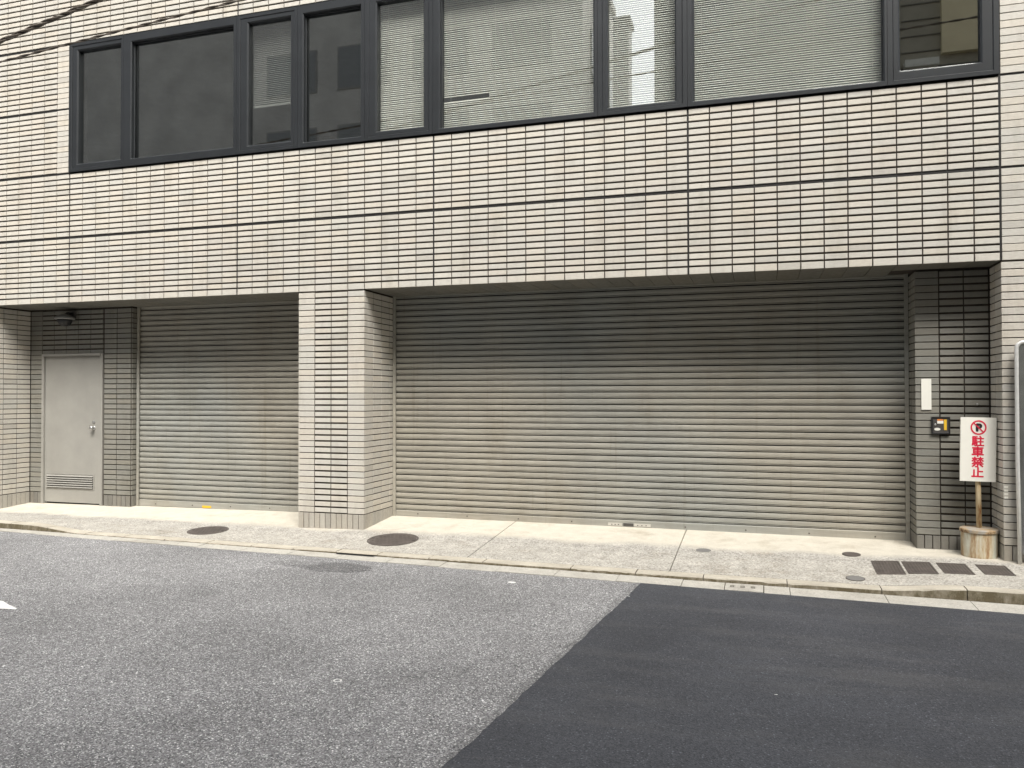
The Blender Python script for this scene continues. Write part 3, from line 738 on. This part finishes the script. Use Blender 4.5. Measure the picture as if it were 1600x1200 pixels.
# ------------------------------------------------------------------ no-parking sign on its weighted can
SX, SY = 5.757, 0.205; GZ = z_pave(SX, SY-0.1)
sg = empty('parking_sign', (SX, SY, GZ)); tag(sg, 'white no parking sign with red lettering on a pole in a rusty can', 'sign')
g = MB(); g.lathe([(0.150, 0.0), (0.158, 0.004), (0.160, 0.02), (0.161, 0.235), (0.164, 0.238)], (SX, SY, GZ-0.004), 40); at(sg, g, 'can', RUSTW, False)
g = MB(); zt = -2.645; g.lathe([(0.164, -0.012), (0.172, -0.008), (0.173, 0.018), (0.168, 0.024), (0.15, 0.026), (0.03, 0.030)], (SX, SY, zt), 40); at(sg, g, 'lid', RUSTL)
g = MB(); g.tube([(SX+0.002, SY, -2.62), (SX-0.004, SY, -2.2), (SX-0.014, SY, -1.56)], 0.0245, 14); at(sg, g, 'pole', RUSTP, True)
bt = R(-1.2)
bd = MB(); bd.box(-0.160, 0.160, -0.011, 0.011, -0.316, 0.316)
bo = bd.build('board', WHITEP, sg); yb_ = SY-0.038
bo.matrix_local = Matrix.Translation((5.745-SX, yb_-SY, -1.838-GZ)) @ Matrix.Rotation(-bt*1.0, 4, 'Y') @ Matrix.Rotation(R(4), 4, 'Z')
def text(body, size, bold, mat, name, x, z, parent, sx=1.0):
    c = bpy.data.curves.new(name, 'FONT'); c.body = body; c.size = size; c.align_x = 'CENTER'; c.align_y = 'CENTER'; c.extrude = 0.0004
    to = bpy.data.objects.new(name, c); COL.objects.link(to); dg = bpy.context.evaluated_depsgraph_get(); dg.update()
    me = bpy.data.meshes.new_from_object(to.evaluated_get(dg)); bpy.data.objects.remove(to)
    xs = [v.co.x for v in me.vertices]; ysv = [v.co.y for v in me.vertices]
    if xs:
        cx, cy = (min(xs)+max(xs))/2, (min(ysv)+max(ysv))/2
        for v in me.vertices: v.co = ((v.co.x-cx)*sx, -v.co.z, v.co.y-cy)
    base_v = [tuple(v.co) for v in me.vertices]; base_f = [tuple(p.vertices) for p in me.polygons]; mb = MB()
    for q, (ax, az) in enumerate(((0,0),(1,0),(-1,0),(0,1),(0,-1),(.7,.7),(-.7,.7),(.7,-.7),(-.7,-.7))):
        mb.add([(x_+ax*bold, y_-q*0.00006, z_+az*bold) for x_, y_, z_ in base_v], base_f)
    me = mb.mesh(name, mat)
    o = link(name, me, parent, None, Matrix.Translation((x, -0.0122, z))); return o
for ch, zc in zip('駐車禁止', (0.083, -0.021, -0.124, -0.224)):
    text(ch, 0.107, 0.0032, RED, 'lettering', -0.004, zc, bo, 1.08)
g = MB(); n = 48
g.v = []; ro, ri = 0.072, 0.058
vs = [(r*math.cos(2*math.pi*k/n), y, r*math.sin(2*math.pi*k/n)) for y in (-0.0006, 0.0006) for r in (ro, ri) for k in range(n)]
fs = [(k, (k+1) % n, n+(k+1) % n, n+k) for k in range(n)] + [(k, 2*n+k, 2*n+(k+1) % n, (k+1) % n) for k in range(n)] + [(n+k, n+(k+1) % n, 3*n+(k+1) % n, 3*n+k) for k in range(n)]
g.add(vs, [f[::-1] for f in fs]); o = g.build('prohibition_ring', RED, bo); o.location = (0.0, -0.0126, 0.216)
text('P', 0.100, 0.0075, BLACK, 'letter', 0.004, 0.216, bo)
g = MB(); g.box(-0.059, 0.059, -0.0006, 0.0006, -0.0055, 0.0055); o = g.build('prohibition_bar', RED, bo); o.matrix_local = Matrix.Translation((0, -0.0145, 0.216)) @ Matrix.Rotation(R(45), 4, 'Y')

# ------------------------------------------------------------------ covers in the pavement
def cover(cx, cy, r, label, group=None, mat=IRON, rim=IRON):
    z = z_pave(cx, cy); o = empty('manhole_cover', (cx, cy, z)); tag(o, label, 'manhole cover', group)
    sl = math.atan((z_pave(cx, cy+.1)-z_pave(cx, cy-.1))/0.2); o.rotation_euler = (sl, 0, 0)
    g = MB(); n = 48; ro = r; ri = r*0.93
    g.lathe([(ro, -0.02), (ro, 0.005), (ri, 0.005), (ri, -0.005)], (0,0,0), n); g.build('rim', rim, o)
    g = MB(); g.lathe([(ri*0.985, -0.004), (ri*0.985, 0.0055), (ri*0.9, 0.0065), (0.01, 0.0065)], (0,0,0), n); lid = g.build('lid', mat, o)
    if r > 0.2:
        st = MB(); step = 0.05
        k = int(ri/step)
        for i in range(-k, k+1):
            for j in range(-k, k+1):
                x, y = i*step+(step/2 if j % 2 else 0), j*step
                if math.hypot(x, y) < ri*0.84: st.box(x-.015, x+.015, y-.011, y+.011, 0.006, 0.0095)
        st.build('studs', mat, o, kind='stuff')
        h = MB(); 
        for sg_ in (-1, 1): h.box(sg_*ri*0.92-.018, sg_*ri*0.92+.018, -.008, .008, 0.004, 0.0072)
        h.build('lift_slots', DARK, o)
    return o
cover(-0.345, -0.372, 0.295, 'large round iron manhole cover in front of the tiled column')
cover(-2.84, -0.405, 0.245, 'round iron manhole cover in front of the narrow shutter')
cover(4.567, 0.022, 0.088, 'small plain round iron cover near the wide shutter\'s right end', mat=IRON)
cover(4.519, -0.82, 0.083, 'small pale ringed round cover close to the kerb', mat=SEAM)
cover(3.113, -0.112, 0.085, 'small pale concrete round cover in front of the wide shutter', mat=SEAM, rim=CREAM)
for k, (x, y0_, y1_, lab) in enumerate(((4.845, -.65, -.195, 'leftmost of four rectangular iron meter lids in the pavement'), (5.118, -.63, -.195, 'second from left of four rectangular iron meter lids'), (5.420, -.60, -.205, 'third from left of four rectangular iron meter lids'), (5.752, -.57, -.215, 'rightmost of four rectangular iron meter lids in the pavement'))):
    yc = (y0_+y1_)/2; z = z_pave(x, yc); o = empty('meter_lid', (x, yc, z)); tag(o, lab, 'meter lid', 'rectangular meter lids in the pavement')
    o.rotation_euler = (math.atan((z_pave(x, y1_)-z_pave(x, y0_))/(y1_-y0_)), math.atan(-(z_pave(x+.1, yc)-z_pave(x-.1, yc))/0.2), 0); hw, hl = 0.125, (y1_-y0_)/2
    g = MB()
    for (a0, a1, b0, b1) in ((-hw,hw,-hl,-hl+.014),(-hw,hw,hl-.014,hl),(-hw,-hw+.014,-hl+.014,hl-.014),(hw-.014,hw,-hl+.014,hl-.014)): g.box(a0, a1, b0, b1, -0.02, 0.006)
    g.build('frame', IRON, o)
    g = MB(); g.box(-hw+.017, hw-.017, -hl+.017, hl-.017, -0.02, 0.0045); g.build('lid', IRON, o)
    st = MB()
    for i in range(-3, 4):
        for j in range(-7, 8):
            if abs(i*.028) < hw-.03 and abs(j*.027) < hl-.03: st.box(i*.028-.008, i*.028+.008, j*.027-.008, j*.027+.008, 0.004, 0.0065)
    st.build('studs', IRON, o, kind='stuff')

# ------------------------------------------------------------------ overhead cables
def strand(mb, f, x0, x1, r, off, pitch, phase, n=7, step=0.05):
    pts = []; k = int((x1-x0)/step)
    for i in range(k+1):
        x = x0+(x1-x0)*i/k; t = 2*math.pi*x/pitch+phase; p = f(x)
        pts.append((x, p[0]+off*math.cos(t), p[1]+off*math.sin(t)))
    mb.tube(pts, r, n)
f1 = lambda x: (-2.40, 2.42+0.195*(x+3.9)-0.0015*(x+3.9)**2)
f2 = lambda x: (-1.80, 2.53+0.078*(x+4.61)-0.0016*(x+4.61)**2)
cb = empty('overhead_cable', (0, -2.4, f1(0)[1])); tag(cb, 'thick bundle of twisted brown cables crossing the upper left corner', 'cable')
for k in range(4):
    g = MB(); strand(g, f1, -12, 12, 0.0105 if k < 3 else 0.007, 0.0145, 0.55 if k < 3 else 0.23, k*2.1); at(cb, g, 'strand', CABLE if k < 3 else CABLE2, True)
cb = empty('overhead_cable', (0, -1.8, f2(0)[1])); tag(cb, 'thin twisted dark cable along the top of the ribbon window', 'cable')
for k in range(2):
    g = MB(); strand(g, f2, -12, 12, 0.0075, 0.0075, 0.42, k*math.pi); at(cb, g, 'strand', CABLE, True)

# ------------------------------------------------------------------ steel-framed panel at the right edge
pn = empty('steel_screen', (6.45, -0.10, -2.95)); tag(pn, 'steel framed screen with a rounded top corner at the right edge', 'screen')
px0, px1, pz = 6.03, 7.0, -0.80; pts = [(px0, -0.10, -2.94)]
pts += [(px0-0.012, -0.10, -1.9), (px0-0.012, -0.10, pz-0.06)] + [(px0-0.012+0.06*(1-math.cos(t)), -0.10, pz-0.06+0.06*math.sin(t)) for t in (R(22), R(45), R(68), R(90))]
pts += [(px1-0.06, -0.10, pz)] + [(px1-0.06+0.06*math.sin(t), -0.10, pz-0.06+0.06*math.cos(t)) for t in (R(22), R(45), R(68), R(90))] + [(px1, -0.10, -2.94)]
g = MB(); g.tube(pts, 0.018, 10); at(pn, g, 'frame', mat_plain('pale_steel', (0.72, 0.72, 0.70), 0.3, 0.35, 0.08, 20), True)
g = MB(); g.box(px0+0.008, px1-0.012, -0.105, -0.095, -2.80, pz-0.012); at(pn, g, 'sheet', mat_plain('screen_sheet', (0.34, 0.35, 0.34), 0.25, 0.8, 0.2, 4))

# ------------------------------------------------------------------ buildings across the street (mirrored in the window glass; heights raised to dim the lower facade)
def house(name, x0, x1, y0, y1, z1, wall_c, label, wins, rows, side=0, win_m=None):
    o = empty(name, ((x0+x1)/2, y1, -3.05)); tag(o, label, 'building')
    g = MB(); g.box(x0, x1, y0, y1, -3.3, z1); at(o, g, 'wall', mat_plain(name+'_render', wall_c, 0.8, 0, 0.15, 1.2))
    g = MB(); g.box(x0-0.1, x1+0.1, y0-0.1, y1+0.1, z1+0.002, z1+0.25); at(o, g, 'parapet', mat_plain(name+'_coping', tuple(c*0.8 for c in wall_c), 0.8))
    for r in rows:
        for (a0, a1) in wins:
            g = MB(); g.box(a0, a1, y1+0.004, y1+0.03, r, r+1.5); w = at(o, g, 'window', FAR_FRAME)
            g = MB(); g.box(a0+0.06, a1-0.06, y1+0.032, y1+0.04, r+0.06, r+1.44); at(o, g, 'pane', PANE2)
        if side:
            for k in range(3):
                ya = y1-1.2-1.5*k; g = MB(); g.box(x1+0.004, x1+0.03, ya-0.9, ya, r, r+1.5); at(o, g, 'window', FAR_FRAME)
                g = MB(); g.box(x1+0.032, x1+0.04, ya-0.84, ya-0.06, r+0.06, r+1.44); at(o, g, 'pane', PANE2)
pt = NT('far_window_glass', 0.3, 0.0, 0.5); pt.color((0.22, 0.23, 0.235)); PANE2 = pt.m; FAR_FRAME = mat_plain('far_window_frame', (0.30, 0.295, 0.285), 0.6)
house('brown_office_block', -40.0, -1.62, -21.0, -15.6, 13.0, (0.52, 0.51, 0.49), 'tan office block across the street, seen only in the window reflections', [(-13,-11),(-10.2,-8.2),(-7.4,-5.4),(-4.6,-2.6)], (0.5, 3.5, 6.5, 9.2), side=1)
house('grey_office_block', 0.62, 7.2, -22.0, -15.5, 14.2, (0.30, 0.30, 0.29), 'grey office block opposite the wide shutter, seen only in reflections', [(1.4,3.0),(3.6,5.0),(5.4,6.8)], (0.5, 3.5, 6.5, 9.0))
house('yellow_office_block', 7.3, 40.0, -22.0, -15.8, 17.5, (0.42, 0.39, 0.31), 'yellowish block at the far right across the street, seen only in reflections', [(11.2,13.2),(14,16)], (0.3, 3.2, 6.1, 9.0, 11.9))
yb = bpy.data.objects['yellow_office_block']
g = MB(); g.box(8.45, 9.75, -15.79, -15.60, 8.1, 9.75); at(yb, g, 'lit_block_panel', mat_plain('lit_block_beige', (0.82, 0.72, 0.48), 0.7, 0, 0.06, 2))  # added panel; pale colour stands for a lit block mirrored in the glass
g = MB(); g.box(7.5, 8.35, -15.79, -15.45, 7.75, 7.95); at(yb, g, 'ledge', WHITEP)
for k in range(9):
    g = MB(); g.box(7.45, 11.0, -15.797, -15.77, 6.0+k*0.45, 6.03+k*0.45); at(yb, g, 'joint_strip', mat_plain('far_joint', (0.15, 0.14, 0.12), 0.8) if k == 0 else bpy.data.materials['far_joint'])
house('pale_rear_block', -6.0, -2.0, -28.0, -27.0, 15.5, (0.24, 0.24, 0.24), 'pale block far down the side street, seen only in reflections', [(-5.4,-4.4),(-3.6,-2.6)], (8, 11))
